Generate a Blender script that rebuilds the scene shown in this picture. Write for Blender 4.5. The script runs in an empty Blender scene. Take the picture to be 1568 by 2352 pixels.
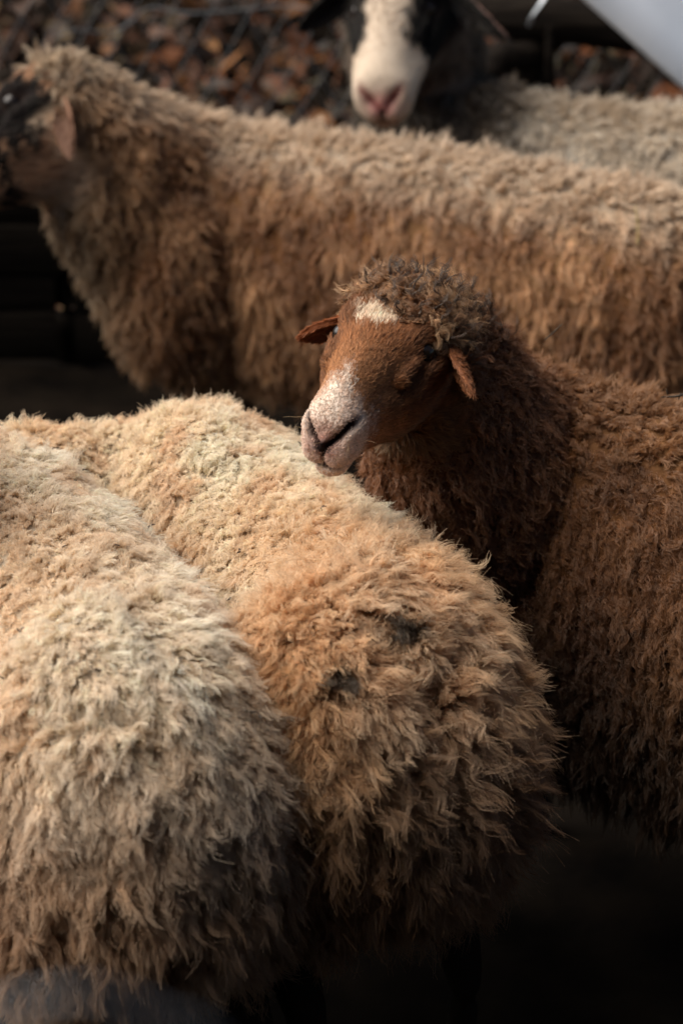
import bpy, math, random
import numpy as np
from mathutils import Vector, Matrix
from mathutils.bvhtree import BVHTree

# ------------------------------------------------------------------ camera, sky, sun, exposure
scene = bpy.context.scene
COL = scene.collection
PITCH = math.radians(25.0)
CAM = np.array([0.0, 0.0, 1.95])
LENS = 85.0
cam_data = bpy.data.cameras.new('camera')
cam = bpy.data.objects.new('camera', cam_data)
COL.objects.link(cam)
cam.location = CAM
cam.rotation_euler = (math.radians(90) - PITCH, 0, 0)
cam_data.sensor_fit = 'VERTICAL'
cam_data.sensor_height = 36.0
cam_data.sensor_width = 24.0
cam_data.lens = LENS
cam_data.clip_start = 0.05
cam_data.clip_end = 500
cam_data.dof.use_dof = True
cam_data.dof.focus_distance = 2.92
cam_data.dof.aperture_fstop = 3.4
scene.camera = cam

SUN_EL, SUN_AZ = math.radians(50), math.radians(-80)      # azimuth clockwise from +Y
world = bpy.data.worlds.new('World')
scene.world = world
world.use_nodes = True
wn = world.node_tree
bg = wn.nodes['Background']
sky = wn.nodes.new('ShaderNodeTexSky')
sky.sky_type = 'NISHITA'
sky.sun_disc = False
sky.sun_elevation = SUN_EL
sky.sun_rotation = SUN_AZ
wn.links.new(sky.outputs[0], bg.inputs[0])
bg.inputs[1].default_value = 0.05
sd = bpy.data.lights.new('sun', 'SUN')
sd.energy = 5.0
sd.angle = math.radians(70)
sd.color = (1.0, 0.92, 0.82)
sun = bpy.data.objects.new('sun', sd)
COL.objects.link(sun)
to_sun = Vector((math.sin(SUN_AZ) * math.cos(SUN_EL), math.cos(SUN_AZ) * math.cos(SUN_EL), math.sin(SUN_EL)))
sun.rotation_euler = to_sun.to_track_quat('Z', 'Y').to_euler()
sun.location = (-4, 3, 6)
scene.view_settings.view_transform = 'Standard'
scene.view_settings.look = 'None'
scene.view_settings.gamma = 1.0
scene.view_settings.exposure = 0.70
scene.cycles.max_bounces = 6
scene.cycles.diffuse_bounces = 5
scene.cycles.glossy_bounces = 2
scene.cycles.transmission_bounces = 4

# ------------------------------------------------------------------ helpers
RNG = np.random.default_rng(7)
F_PX = LENS / 36.0 * 2352.0
FWD = np.array([0, math.cos(PITCH), -math.sin(PITCH)])
UPC = np.array([0, math.sin(PITCH), math.cos(PITCH)])
RGT = np.array([1.0, 0, 0])


def ray(px, py):
    return RGT * (px - 784) / F_PX + UPC * (1176 - py) / F_PX + FWD


def at_z(px, py, z):
    r = ray(px, py)
    return CAM + r * ((z - CAM[2]) / r[2])


def at_y(px, py, y):
    r = ray(px, py)
    return CAM + r * (y / r[1])


def camvec(r, u, b):
    """a direction given along the lens's right, up and back axes"""
    v = RGT * r + UPC * u - FWD * b
    return v / np.linalg.norm(v)


def unit(v):
    v = np.asarray(v, float)
    return v / np.maximum(np.linalg.norm(v, axis=-1, keepdims=True), 1e-9)


def lin(*c):
    c = np.array(c, float) / 255.0
    return np.where(c <= 0.04045, c / 12.92, ((c + 0.055) / 1.055) ** 2.4)


def sstep(a, b, x):
    t = np.clip((x - a) / (b - a), 0, 1)
    return t * t * (3 - 2 * t)


class Noise:
    """smooth noise in space from a sum of random waves, about -1..1"""
    def __init__(self, seed, freq, n=14):
        r = np.random.default_rng(seed)
        self.k = unit(r.normal(size=(n, 3))) * (freq * 2 * np.pi * r.uniform(0.6, 1.5, (n, 1)))
        self.ph = r.uniform(0, 6.283, n)
        self.a = 1.0 / math.sqrt(n / 2.0) * 0.6

    def __call__(self, p):
        return np.sin(p @ self.k.T + self.ph).sum(1) * self.a


def catmull(P, n):
    P = np.asarray(P, float)
    Q = np.vstack([2 * P[0] - P[1], P, 2 * P[-1] - P[-2]])
    t = np.linspace(0, len(P) - 1 - 1e-6, n)
    i = t.astype(int)
    u = (t - i)[:, None]
    a, b, c, d = Q[i], Q[i + 1], Q[i + 2], Q[i + 3]
    return 0.5 * (2 * b + (c - a) * u + (2 * a - 5 * b + 4 * c - d) * u ** 2 + (3 * b - a - 3 * c + d) * u ** 3)


class Geo:
    def __init__(self):
        self.v, self.f, self.n = [], [], 0

    def add(self, V, Fc):
        self.v.append(np.asarray(V, float))
        self.f += [tuple(int(i) + self.n for i in q) for q in Fc]
        self.n += len(V)

    def rings(self, R):
        """closed loft through rings R (m, k, 3)"""
        m, k, _ = R.shape
        V = list(R.reshape(-1, 3)) + [R[0].mean(0), R[-1].mean(0)]
        Fc = []
        for i in range(m - 1):
            for j in range(k):
                j2 = (j + 1) % k
                Fc.append((i * k + j, i * k + j2, (i + 1) * k + j2, (i + 1) * k + j))
        for j in range(k):
            j2 = (j + 1) % k
            Fc.append((m * k, j2, j))
            Fc.append((m * k + 1, (m - 1) * k + j, (m - 1) * k + j2))
        self.add(V, Fc)

    def tube(self, P, r, k=12, up=(0, 0, 1), n=None, cap=True):
        """tube through points P; r per point: radius, or (half width, half height)"""
        P = np.asarray(P, float)
        r = np.asarray(r, float)
        if r.ndim == 1:
            r = np.stack([r, r], 1)
        if n is None:
            n = max(8, len(P) * 6)
        C = catmull(np.hstack([P, r]), n)
        P, r = C[:, :3], np.maximum(C[:, 3:], 1e-4)
        if cap:
            s = np.linspace(0, 1, len(P))
            arc = np.concatenate([[0], np.cumsum(np.linalg.norm(np.diff(P, axis=0), axis=1))])
            e0 = np.clip(arc / max(r[0].min(), 1e-4), 0, 1)
            e1 = np.clip((arc[-1] - arc) / max(r[-1].min(), 1e-4), 0, 1)
            k_ = np.sqrt(np.clip(1 - (1 - e0) ** 2, 0.01, 1)) * np.sqrt(np.clip(1 - (1 - e1) ** 2, 0.01, 1))
            r = r * k_[:, None]
        T = unit(np.gradient(P, axis=0))
        up = np.asarray(up, float)
        L = np.cross(T, up)
        L = unit(L)
        U = np.cross(L, T)
        a = np.linspace(0, 2 * np.pi, k, endpoint=False)
        R = P[:, None] + L[:, None] * (np.cos(a)[None, :, None] * r[:, 0][:, None, None]) \
            + U[:, None] * (np.sin(a)[None, :, None] * r[:, 1][:, None, None])
        self.rings(R)

    def ellipsoid(self, c, ax, k=16, m=10):
        """ax: three axis vectors with their lengths"""
        th = np.linspace(0.12, np.pi - 0.12, m)
        a = np.linspace(0, 2 * np.pi, k, endpoint=False)
        ax = np.asarray(ax, float)
        R = np.array([[c + ax[0] * math.sin(t) * math.cos(b) + ax[1] * math.sin(t) * math.sin(b) + ax[2] * math.cos(t)
                       for b in a] for t in th])
        self.rings(R)

    def mesh(self, name, offset=(0, 0, 0)):
        me = bpy.data.meshes.new(name)
        V = np.vstack(self.v) - np.asarray(offset)
        me.from_pydata(V.tolist(), [], self.f)
        me.validate()
        return me


def link(name, data, mat=None, parent=None, loc=None):
    o = bpy.data.objects.new(name, data)
    COL.objects.link(o)
    if mat is not None:
        data.materials.append(mat)
    if parent is not None:
        o.parent = parent
    if loc is not None:
        o.location = loc
    return o


def tag(o, label=None, cat=None, group=None, kind=None):
    for k, v in (('label', label), ('category', cat), ('group', group), ('kind', kind)):
        if v:
            o[k] = v
    return o


def smooth(me):
    me.polygons.foreach_set('use_smooth', [True] * len(me.polygons))


# ------------------------------------------------------------------ materials
def new_mat(name):
    m = bpy.data.materials.new(name)
    m.use_nodes = True
    nt = m.node_tree
    return m, nt, nt.nodes['Principled BSDF'], nt.nodes['Material Output']


def attr_mat(name, rough=0.85, spec=0.15, bump=0.0, bscale=200):
    m, nt, b, out = new_mat(name)
    a = nt.nodes.new('ShaderNodeAttribute')
    a.attribute_name = 'col'
    nt.links.new(a.outputs['Color'], b.inputs['Base Color'])
    b.inputs['Roughness'].default_value = rough
    b.inputs['Specular IOR Level'].default_value = spec
    if bump:
        n = nt.nodes.new('ShaderNodeTexNoise')
        n.inputs['Scale'].default_value = bscale
        bp = nt.nodes.new('ShaderNodeBump')
        bp.inputs['Strength'].default_value = bump
        bp.inputs['Distance'].default_value = 0.003
        nt.links.new(n.outputs[0], bp.inputs['Height'])
        nt.links.new(bp.outputs[0], b.inputs['Normal'])
    return m


def hair_mat(name, root=(0.8, 0.66, 0.52), transl=0.35, gloss=0.06):
    """wool fibre: colour of each strand from its attribute, the root a deeper tan"""
    m = bpy.data.materials.new(name)
    m.use_nodes = True
    nt = m.node_tree
    nt.nodes.clear()
    out = nt.nodes.new('ShaderNodeOutputMaterial')
    a = nt.nodes.new('ShaderNodeAttribute')
    a.attribute_name = 'col'
    ci = nt.nodes.new('ShaderNodeHairInfo')
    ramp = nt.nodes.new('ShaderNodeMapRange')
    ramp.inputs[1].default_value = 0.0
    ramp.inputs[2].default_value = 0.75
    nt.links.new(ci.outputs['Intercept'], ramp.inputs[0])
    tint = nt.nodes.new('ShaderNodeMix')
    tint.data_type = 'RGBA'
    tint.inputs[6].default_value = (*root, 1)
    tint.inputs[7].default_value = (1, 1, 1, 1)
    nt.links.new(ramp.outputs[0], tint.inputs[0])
    mul = nt.nodes.new('ShaderNodeMix')
    mul.data_type = 'RGBA'
    mul.blend_type = 'MULTIPLY'
    mul.inputs[0].default_value = 1
    nt.links.new(a.outputs['Color'], mul.inputs[6])
    nt.links.new(tint.outputs[2], mul.inputs[7])
    d = nt.nodes.new('ShaderNodeBsdfDiffuse')
    t = nt.nodes.new('ShaderNodeBsdfTranslucent')
    g = nt.nodes.new('ShaderNodeBsdfGlossy')
    g.inputs['Roughness'].default_value = 0.45
    g.inputs['Color'].default_value = (0.9, 0.85, 0.78, 1)
    m1 = nt.nodes.new('ShaderNodeMixShader')
    m1.inputs[0].default_value = transl
    m2 = nt.nodes.new('ShaderNodeMixShader')
    m2.inputs[0].default_value = gloss
    nt.links.new(mul.outputs[2], d.inputs['Color'])
    nt.links.new(mul.outputs[2], t.inputs['Color'])
    nt.links.new(d.outputs[0], m1.inputs[1])
    nt.links.new(t.outputs[0], m1.inputs[2])
    nt.links.new(m1.outputs[0], m2.inputs[1])
    nt.links.new(g.outputs[0], m2.inputs[2])
    nt.links.new(m2.outputs[0], out.inputs['Surface'])
    return m


M_SKIN = attr_mat('sheep_skin', 0.9, 0.1, 0.5, 160)
M_EAR = attr_mat('ear_skin', 0.8, 0.2, 0.3, 300)
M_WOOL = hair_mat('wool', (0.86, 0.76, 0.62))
M_FACE = hair_mat('face_hair', (0.85, 0.72, 0.6), 0.1, 0.025)
M_EYE, _nt, _b, _o = new_mat('eye')
_b.inputs['Base Color'].default_value = (0.012, 0.008, 0.006, 1)
_b.inputs['Roughness'].default_value = 0.2
_b.inputs['Specular IOR Level'].default_value = 0.3


def plain_mat(name, c1, c2, scale=20, rough=0.8, bump=0.4, spec=0.3, metal=0.0, stretch=(1, 1, 1)):
    m, nt, b, out = new_mat(name)
    tc = nt.nodes.new('ShaderNodeTexCoord')
    mp = nt.nodes.new('ShaderNodeMapping')
    mp.inputs['Scale'].default_value = stretch
    nt.links.new(tc.outputs['Object'], mp.inputs[0])
    n = nt.nodes.new('ShaderNodeTexNoise')
    n.inputs['Scale'].default_value = scale
    n.inputs['Detail'].default_value = 6
    nt.links.new(mp.outputs[0], n.inputs['Vector'])
    r = nt.nodes.new('ShaderNodeValToRGB')
    r.color_ramp.elements[0].position = 0.3
    r.color_ramp.elements[1].position = 0.7
    r.color_ramp.elements[0].color = (*c1, 1)
    r.color_ramp.elements[1].color = (*c2, 1)
    nt.links.new(n.outputs[0], r.inputs[0])
    nt.links.new(r.outputs[0], b.inputs['Base Color'])
    bp = nt.nodes.new('ShaderNodeBump')
    bp.inputs['Strength'].default_value = bump
    bp.inputs['Distance'].default_value = 0.01
    nt.links.new(n.outputs[0], bp.inputs['Height'])
    nt.links.new(bp.outputs[0], b.inputs['Normal'])
    b.inputs['Roughness'].default_value = rough
    b.inputs['Specular IOR Level'].default_value = spec
    b.inputs['Metallic'].default_value = metal
    return m


# ------------------------------------------------------------------ ground
M_MUD = plain_mat('mud', (0.0028, 0.0022, 0.0018), (0.009, 0.0065, 0.0045), 9, 0.95, 0.9, 0.02)
nx, ny = 90, 110
gx = np.concatenate([np.linspace(-60, -6, 12)[:-1], np.linspace(-6, 6, 66), np.linspace(6, 60, 12)[1:]])
gy = np.concatenate([np.linspace(-20, -1, 6)[:-1], np.linspace(-1, 14, 90), np.linspace(14, 90, 14)[1:]])
X, Y = np.meshgrid(gx, gy)
N1, N2 = Noise(1, 0.5), Noise(2, 2.2)
P0 = np.stack([X.ravel(), Y.ravel(), 0 * X.ravel()], 1)


def ground_z(P):
    q = np.column_stack([P[:, 0], P[:, 1], np.zeros(len(P))])
    bank = sstep(5.3, 9.5, q[:, 1]) * 1.1 + np.maximum(q[:, 1] - 9.5, 0) * 0.06
    return bank + 0.035 * N1(q) * (1 + sstep(5, 8, q[:, 1])) + 0.012 * N2(q) - 0.03


P0[:, 2] = ground_z(P0)
W = len(gx)
FG = [(j * W + i, j * W + i + 1, (j + 1) * W + i + 1, (j + 1) * W + i) for j in range(len(gy) - 1) for i in range(W - 1)]
me = bpy.data.meshes.new('ground')
me.from_pydata(P0.tolist(), [], FG)
smooth(me)
tag(link('ground', me, M_MUD), kind='structure')


# ------------------------------------------------------------------ sheep
# head in its own axes: x across (towards the sheep's left), y to the nose, z up out of the nose bridge
HS = np.array([-.115, -.09, -.05, -.01, .03, .065, .10, .125, .145, .158, .165, .169])
HT = np.array([.030, .056, .066, .062, .056, .051, .045, .038, .030, .018, .003, -.010])
HB = np.array([-.055, -.085, -.098, -.098, -.088, -.074, -.065, -.062, -.061, -.057, -.050, -.036])
HW = np.array([.040, .060, .069, .068, .058, .046, .037, .034, .0325, .0305, .025, .012])


def head_rings(sc, roman=0.0, k=36, muzzle=1.0):
    s = np.linspace(0, 1, 60)
    ss = HS[0] + (HS[-1] - HS[0]) * (1 - (1 - s) ** 1.6)
    top = np.interp(ss, HS, HT) + roman * np.exp(-((ss - .085) / .045) ** 2)
    bot, wid = np.interp(ss, HS, HB), np.interp(ss, HS, HW) * (1 + (muzzle - 1) * sstep(.05, .11, ss))
    a = np.linspace(0, 2 * np.pi, k, endpoint=False)
    ca, sa = np.cos(a), np.sin(a)
    ex = np.sign(ca) * np.abs(ca) ** 0.86
    ez = np.sign(sa) * np.abs(sa) ** 0.86
    jaw = 1 - 0.28 * np.clip(-sa, 0, 1) ** 1.2
    ridge = np.clip(sa, 0, 1) ** 1.5
    R = np.zeros((len(ss), k, 3))
    R[:, :, 0] = wid[:, None] * (ex * jaw)[None] * (1 - (.10 + .26 * sstep(-.01, .05, ss) * sstep(.15, .12, ss))[:, None] * ridge[None])
    R[:, :, 1] = ss[:, None]
    mid = (top + bot) / 2 + (top - bot) * 0.08
    R[:, :, 2] = np.where(ez[None] > 0, mid[:, None] + ez[None] * (top - mid)[:, None], mid[:, None] + ez[None] * (mid - bot)[:, None])
    return R * sc


def seg_dist(q, a, b):
    a, b = np.asarray(a, float), np.asarray(b, float)
    t = np.clip(((q - a) @ (b - a)) / ((b - a) @ (b - a)), 0, 1)
    return np.linalg.norm(q - a - t[:, None] * (b - a), axis=1), t


def face_features(q):
    """displacement along the normal at head points q (unit head, mirrored in x) and masks for colour"""
    m = q.copy()
    m[:, 0] = np.abs(m[:, 0])
    d = np.zeros(len(q))
    msk = {}

    def gs(c, s):
        return np.exp(-(((m - np.asarray(c)) / np.asarray(s)) ** 2).sum(1) / 2)
    # brow, eye socket, lids, cheek bone, tear groove
    d += 0.009 * gs((.052, -.006, .046), (.014, .024, .008))
    d -= 0.010 * gs((.062, .006, .026), (.012, .013, .008))
    d += 0.006 * gs((.062, .008, .010), (.012, .018, .006))
    d += 0.007 * gs((.062, .006, .0345), (.012, .015, .0042))
    d += 0.004 * gs((.062, .006, .0165), (.012, .013, .0036))
    e, t = seg_dist(m, (.060, .022, .020), (.046, .066, .002))
    d -= 0.011 * np.exp(-(e / .006) ** 2)
    e, t = seg_dist(m, (.058, .018, .030), (.044, .060, .016))
    d += 0.009 * np.exp(-(e / .007) ** 2)
    d += 0.008 * gs((.050, .035, -.020), (.014, .030, .016))
    d -= 0.005 * gs((.042, .080, .016), (.012, .030, .010))
    # front of the muzzle: distances measured mostly across the face
    fr = sstep(.115, .135, m[:, 1])
    z2 = m * [1, .3, 1]

    def line(a, b, w):
        e, _ = seg_dist(z2, np.asarray(a) * [1, .3, 1], np.asarray(b) * [1, .3, 1])
        return np.exp(-(e / w) ** 2)
    d += 0.0055 * gs((.015, .160, -.027), (.009, .016, .009)) * fr
    d += 0.004 * gs((.027, .142, .004), (.006, .012, .008))
    d += 0.004 * gs((0, .150, -.056), (.018, .014, .006))
    nos = np.maximum(line((.0045, .168, -.013), (.0145, .160, -.004), .0032), line((.0145, .160, -.004), (.0255, .146, .008), .0046)) * fr
    d -= 0.013 * nos
    msk['nostril'] = np.maximum(line((.0045, .168, -.013), (.0145, .160, -.004), .0042), line((.0145, .160, -.004), (.0255, .146, .008), .0062)) * fr
    msk['pad'] = np.exp(-((m[:, 0] / .0120) ** 2 + ((m[:, 2] + .0145) / .0085) ** 2)) * fr
    d += 0.008 * np.exp(-((m[:, 0] / .0075) ** 2 + ((m[:, 2] + .0125) / .0060) ** 2)) * fr
    ph = line((0, .168, -.018), (0, .160, -.040), .0034) * fr
    d -= 0.006 * line((0, .168, -.018), (0, .160, -.040), .0032) * fr
    msk['philtrum'] = ph
    mo = np.maximum(np.maximum(line((0, .165, -.0415), (.018, .158, -.0445), .0030), line((.018, .158, -.0445), (.031, .125, -.038), .0032)), .8 * line((.031, .125, -.038), (.038, .100, -.030), .003)) * sstep(.09, .105, m[:, 1])
    d -= 0.009 * mo
    msk['mouth'] = np.clip(mo * 1.4, 0, 1)
    return d, msk


def tri_arrays(me):
    n = len(me.vertices)
    V = np.empty(n * 3, np.float32)
    me.vertices.foreach_get('co', V)
    V = V.reshape(-1, 3).astype(float)
    me.calc_loop_triangles()
    T = np.empty(len(me.loop_triangles) * 3, np.int32)
    me.loop_triangles.foreach_get('vertices', T)
    T = T.reshape(-1, 3)
    fn = np.cross(V[T[:, 1]] - V[T[:, 0]], V[T[:, 2]] - V[T[:, 0]])
    vn = np.zeros_like(V)
    for k in range(3):
        for c in range(3):
            vn[:, c] += np.bincount(T[:, k], fn[:, c], n)
    return V, T, unit(vn), np.linalg.norm(fn, axis=1) / 2


def sample(S, w, n, rng):
    V, T, N, A = S
    pr = A * w[T].mean(1)
    cs = np.cumsum(pr)
    i = np.searchsorted(cs, (np.arange(n) + rng.random(n)) / n * cs[-1]).clip(0, len(T) - 1)
    rng.shuffle(i)
    u, v = rng.random(n), rng.random(n)
    fl = u + v > 1
    u[fl], v[fl] = 1 - u[fl], 1 - v[fl]
    t = T[i]
    b = np.stack([1 - u - v, u, v], 1)[:, :, None]
    return (V[t] * b).sum(1), unit((N[t] * b).sum(1))


def frame_of(n, rng):
    a = unit(np.cross(n, unit(rng.normal(size=n.shape))))
    return a, np.cross(n, a)


def locks(S, w, rng, n_lock, n_sub, n_str, length, direction, colour, K=7, lock_r=.008, sub_r=.0035,
          clump=.75, sub_clump=.7, curl=.004, turns=1.5, gravity=.5, frizz=.0012, rad=.00035, len_var=.35,
          fly=.04, dir_var=.25, col_var=.10, coh=0.0, coh_f=14.0, seed=0, sink=.004, lift=.26):
    """fleece built as locks of sub-locks of fibres; length/direction/colour are functions of the roots"""
    c, n = sample(S, w, n_lock, rng)
    L = length(c, n) * (1 + len_var * rng.uniform(-1, 1, n_lock))
    D = direction(c, n) + dir_var * rng.normal(size=c.shape)
    if coh:
        for a, fq in ((1.0, coh_f), (.7, coh_f * 2.4)):
            cn = coh * a * np.stack([Noise(seed + 70 + k + int(fq), fq)(c) for k in range(3)], 1)
            D = D + cn - n * (cn * n).sum(1, keepdims=True)
    D = unit(D)
    e1, e2 = frame_of(n, rng)
    t = np.linspace(0, 1, K)
    G = np.zeros((n_lock, K, 3))
    G[:, 0] = c - n * sink
    g = np.array([0, 0, -1.0])
    for k in range(1, K):
        d = unit(D + g * gravity * t[k] ** 1.3)
        # keep the lock from diving back into the body
        dn = (d * n).sum(1, keepdims=True)
        d = unit(d + n * np.clip(lift - dn, 0, 1.5))
        G[:, k] = G[:, k - 1] + d * (L / (K - 1))[:, None]
    ph = rng.uniform(0, 6.283, (n_lock, 1))
    tn = turns * rng.uniform(.6, 1.4, (n_lock, 1)) * 6.283
    am = curl * rng.uniform(.4, 1.3, (n_lock, 1)) * t[None] ** .8
    h1 = unit(np.cross(D, n + .3 * rng.normal(size=n.shape)))
    h2 = unit(np.cross(D, h1))
    G += (am * (np.sin(tn * t + ph) - np.sin(ph)))[:, :, None] * h1[:, None] \
        + (am * .8 * (np.cos(tn * t + ph) - np.cos(ph)))[:, :, None] * h2[:, None]
    # sub-locks
    m = n_lock * n_sub
    il = np.repeat(np.arange(n_lock), n_sub)
    r_, a_ = lock_r * np.sqrt(rng.random(m)) * 1.15, rng.uniform(0, 6.283, m)
    o1 = e1[il] * (r_ * np.cos(a_))[:, None] + e2[il] * (r_ * np.sin(a_))[:, None]
    sl = 1 + .22 * rng.uniform(-1, 1, m)
    sph, stn = rng.uniform(0, 6.283, m), rng.uniform(.7, 1.6, m) * 6.283 * (turns * .8 + .5)
    sam = rng.uniform(.3, 1, m) * curl * .55
    # fibres
    N = m * n_str
    js = np.repeat(np.arange(m), n_str)
    jl = il[js]
    r_, a_ = sub_r * np.sqrt(rng.random(N)), rng.uniform(0, 6.283, N)
    o2 = e1[jl] * (r_ * np.cos(a_))[:, None] + e2[jl] * (r_ * np.sin(a_))[:, None]
    loose = rng.random(N) < fly
    cl = np.where(loose, .25, clump * rng.uniform(.85, 1.05, N))
    cs = np.where(loose, .1, sub_clump * rng.uniform(.8, 1.1, N))
    fl = sl[js] * (1 + .13 * rng.uniform(-1, 1, N)) * np.where(loose, 1.12, 1)
    f1, f2 = unit(rng.normal(size=(N, 3))), unit(rng.normal(size=(N, 3)))
    fq = rng.uniform(1.0, 2.6, N) * 6.283
    fp = rng.uniform(0, 6.283, N)
    fa = frizz * np.where(loose, 3.0, 1.0) * rng.uniform(.4, 1.4, N)
    P = np.empty((N, K, 3), np.float32)
    base = G[:, 0]
    for k in range(K):
        tk = t[k]
        gk = (base + 0)[jl] + (G[jl, k] - base[jl]) * (1 + (fl - 1) * tk)[:, None]
        b = (tk ** .75)
        p = gk + o1[js] * (1 - cl * b)[:, None] + o2 * (1 - cs * b)[:, None]
        w1 = (sam * b * np.sin(stn * tk + sph))[js]
        w2 = (sam * b * np.cos(stn * tk * .9 + sph * 1.7))[js]
        p += h1[jl] * w1[:, None] + h2[jl] * w2[:, None]
        p += f1 * (fa * tk * np.sin(fq * tk + fp))[:, None] + f2 * (fa * tk * np.cos(fq * .8 * tk + fp))[:, None]
        P[:, k] = p
    R = (rad * rng.uniform(.7, 1.3, N)[:, None] * (np.interp(t, [0, .6, 1], [1, .95, .35]))[None]).astype(np.float32)
    C = colour(c, n, rng)[jl] * (1 + col_var * rng.normal(size=m))[js][:, None] * (1 + .06 * rng.normal(size=N))[:, None]
    return P, R, np.clip(C, .004, .92).astype(np.float32)


def curves_object(name, parts, mat, parent, base):
    K = [p[0].shape[1] for p in parts]
    sizes = []
    for (P, R, C), k in zip(parts, K):
        sizes += [k] * len(P)
    hc = bpy.data.hair_curves.new(name)
    hc.add_curves(sizes)
    P = np.concatenate([p[0].reshape(-1, 3) for p in parts]) - np.asarray(base, np.float32)
    R = np.concatenate([p[1].ravel() for p in parts])
    C = np.concatenate([p[2] for p in parts])
    hc.attributes['position'].data.foreach_set('vector', P.astype(np.float32).ravel())
    ra = hc.attributes.get('radius') or hc.attributes.new('radius', 'FLOAT', 'POINT')
    ra.data.foreach_set('value', R)
    ca = hc.attributes.new('col', 'FLOAT_COLOR', 'CURVE')
    ca.data.foreach_set('color', np.column_stack([C, np.ones(len(C))]).astype(np.float32).ravel())
    return link(name, hc, mat, parent)


def set_col(me, C):
    a = me.color_attributes.new('col', 'FLOAT_COLOR', 'POINT')
    a.data.foreach_set('color', np.column_stack([C, np.ones(len(C))]).astype(np.float32).ravel())


def make_ear(p0, tip, face, width, parent, base, outer, inner, edge, cup=1.0, curl_tip=0.15, rng=RNG, hair=True, sc=1.0):
    """a cupped leaf-shaped ear of real thickness from base p0 to tip, opening towards 'face'"""
    p0, tip = np.asarray(p0, float), np.asarray(tip, float)
    ax = tip - p0
    Ln = np.linalg.norm(ax)
    ax = ax / Ln
    fz = unit(np.asarray(face) - ax * (np.asarray(face) @ ax))
    sx = np.cross(ax, fz)
    nu, nv = 18, 13
    u = np.linspace(0, 1, nu)
    wv = width * .5 * np.interp(u, [0, .12, .4, .7, .9, 1], [.55, .80, 1.0, .78, .42, .06])
    v = np.linspace(-1, 1, nv)
    ang = v * (1.25 * cup)
    V = []
    for i in range(nu):
        cv = cup * np.interp(u[i], [0, .5, 1], [1.25, .85, .45])
        a = v * cv
        x = np.sin(a) / max(cv, .1) * wv[i]
        z = (1 - np.cos(a)) / max(cv, .1) * wv[i] - curl_tip * Ln * u[i] ** 2 * -0.35
        V.append(p0 + ax * (u[i] * Ln) + sx * x[:, None] + fz * z[:, None])
    V = np.array(V)
    nrm = unit(np.cross(np.gradient(V, axis=0), np.gradient(V, axis=1)))
    if (nrm * fz).sum(-1).mean() < 0:
        nrm = -nrm
    th = .0022 * np.interp(u, [0, .8, 1], [1.4, 1, .4])[:, None, None]
    A, B = V + nrm * th, V - nrm * th
    geo = Geo()
    idx = np.arange(nu * nv).reshape(nu, nv)
    n0 = nu * nv
    Fc = []
    for i in range(nu - 1):
        for j in range(nv - 1):
            Fc.append((idx[i, j], idx[i, j + 1], idx[i + 1, j + 1], idx[i + 1, j]))
            Fc.append((n0 + idx[i, j], n0 + idx[i + 1, j], n0 + idx[i + 1, j + 1], n0 + idx[i, j + 1]))
    bd = [(i, 0) for i in range(nu)] + [(nu - 1, j) for j in range(1, nv)] + [(i, nv - 1) for i in range(nu - 2, -1, -1)] + [(0, j) for j in range(nv - 2, 0, -1)]
    for q in range(len(bd)):
        a, b = idx[bd[q]], idx[bd[(q + 1) % len(bd)]]
        Fc.append((a, n0 + a, n0 + b, b))
    geo.add(np.vstack([A.reshape(-1, 3), B.reshape(-1, 3)]), Fc)
    me = geo.mesh('ear', base)
    smooth(me)
    e = np.clip(np.abs(np.tile(v, nu)) * 1.15 - .25, 0, 1) ** 3
    Ci = inner * (1 - e[:, None]) + edge * e[:, None]
    Co = np.tile(outer, (nu * nv, 1))
    set_col(me, np.vstack([Ci, Co]))
    o = link('ear', me, M_EAR, parent)
    if hair:
        Sm = tri_arrays(me)
        Sm = (Sm[0] + base, Sm[1], Sm[2], Sm[3])
        colA = np.vstack([Ci, Co])

        def dirf(c, n):
            return ax * 1.0 + n * .16

        def colf(c, n, r):
            inn = ((n * fz).sum(1) > 0)[:, None]
            return np.where(inn, inner * .6 + edge * .4, outer)
        h = locks(Sm, np.ones(len(Sm[0])), rng, 1500, 3, 4, lambda c, n: np.full(len(c), .0055 * sc), dirf, colf, K=4,
                  lock_r=.002, sub_r=.001, clump=.3, sub_clump=.4, curl=.0003, gravity=.1, frizz=.0003, rad=.00018, sink=.0005, lift=.15)
        curves_object('ear_hair', [h], M_FACE, o, base)
    return o


NB0, NC0 = Noise(41, 18), Noise(42, 50)


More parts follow.
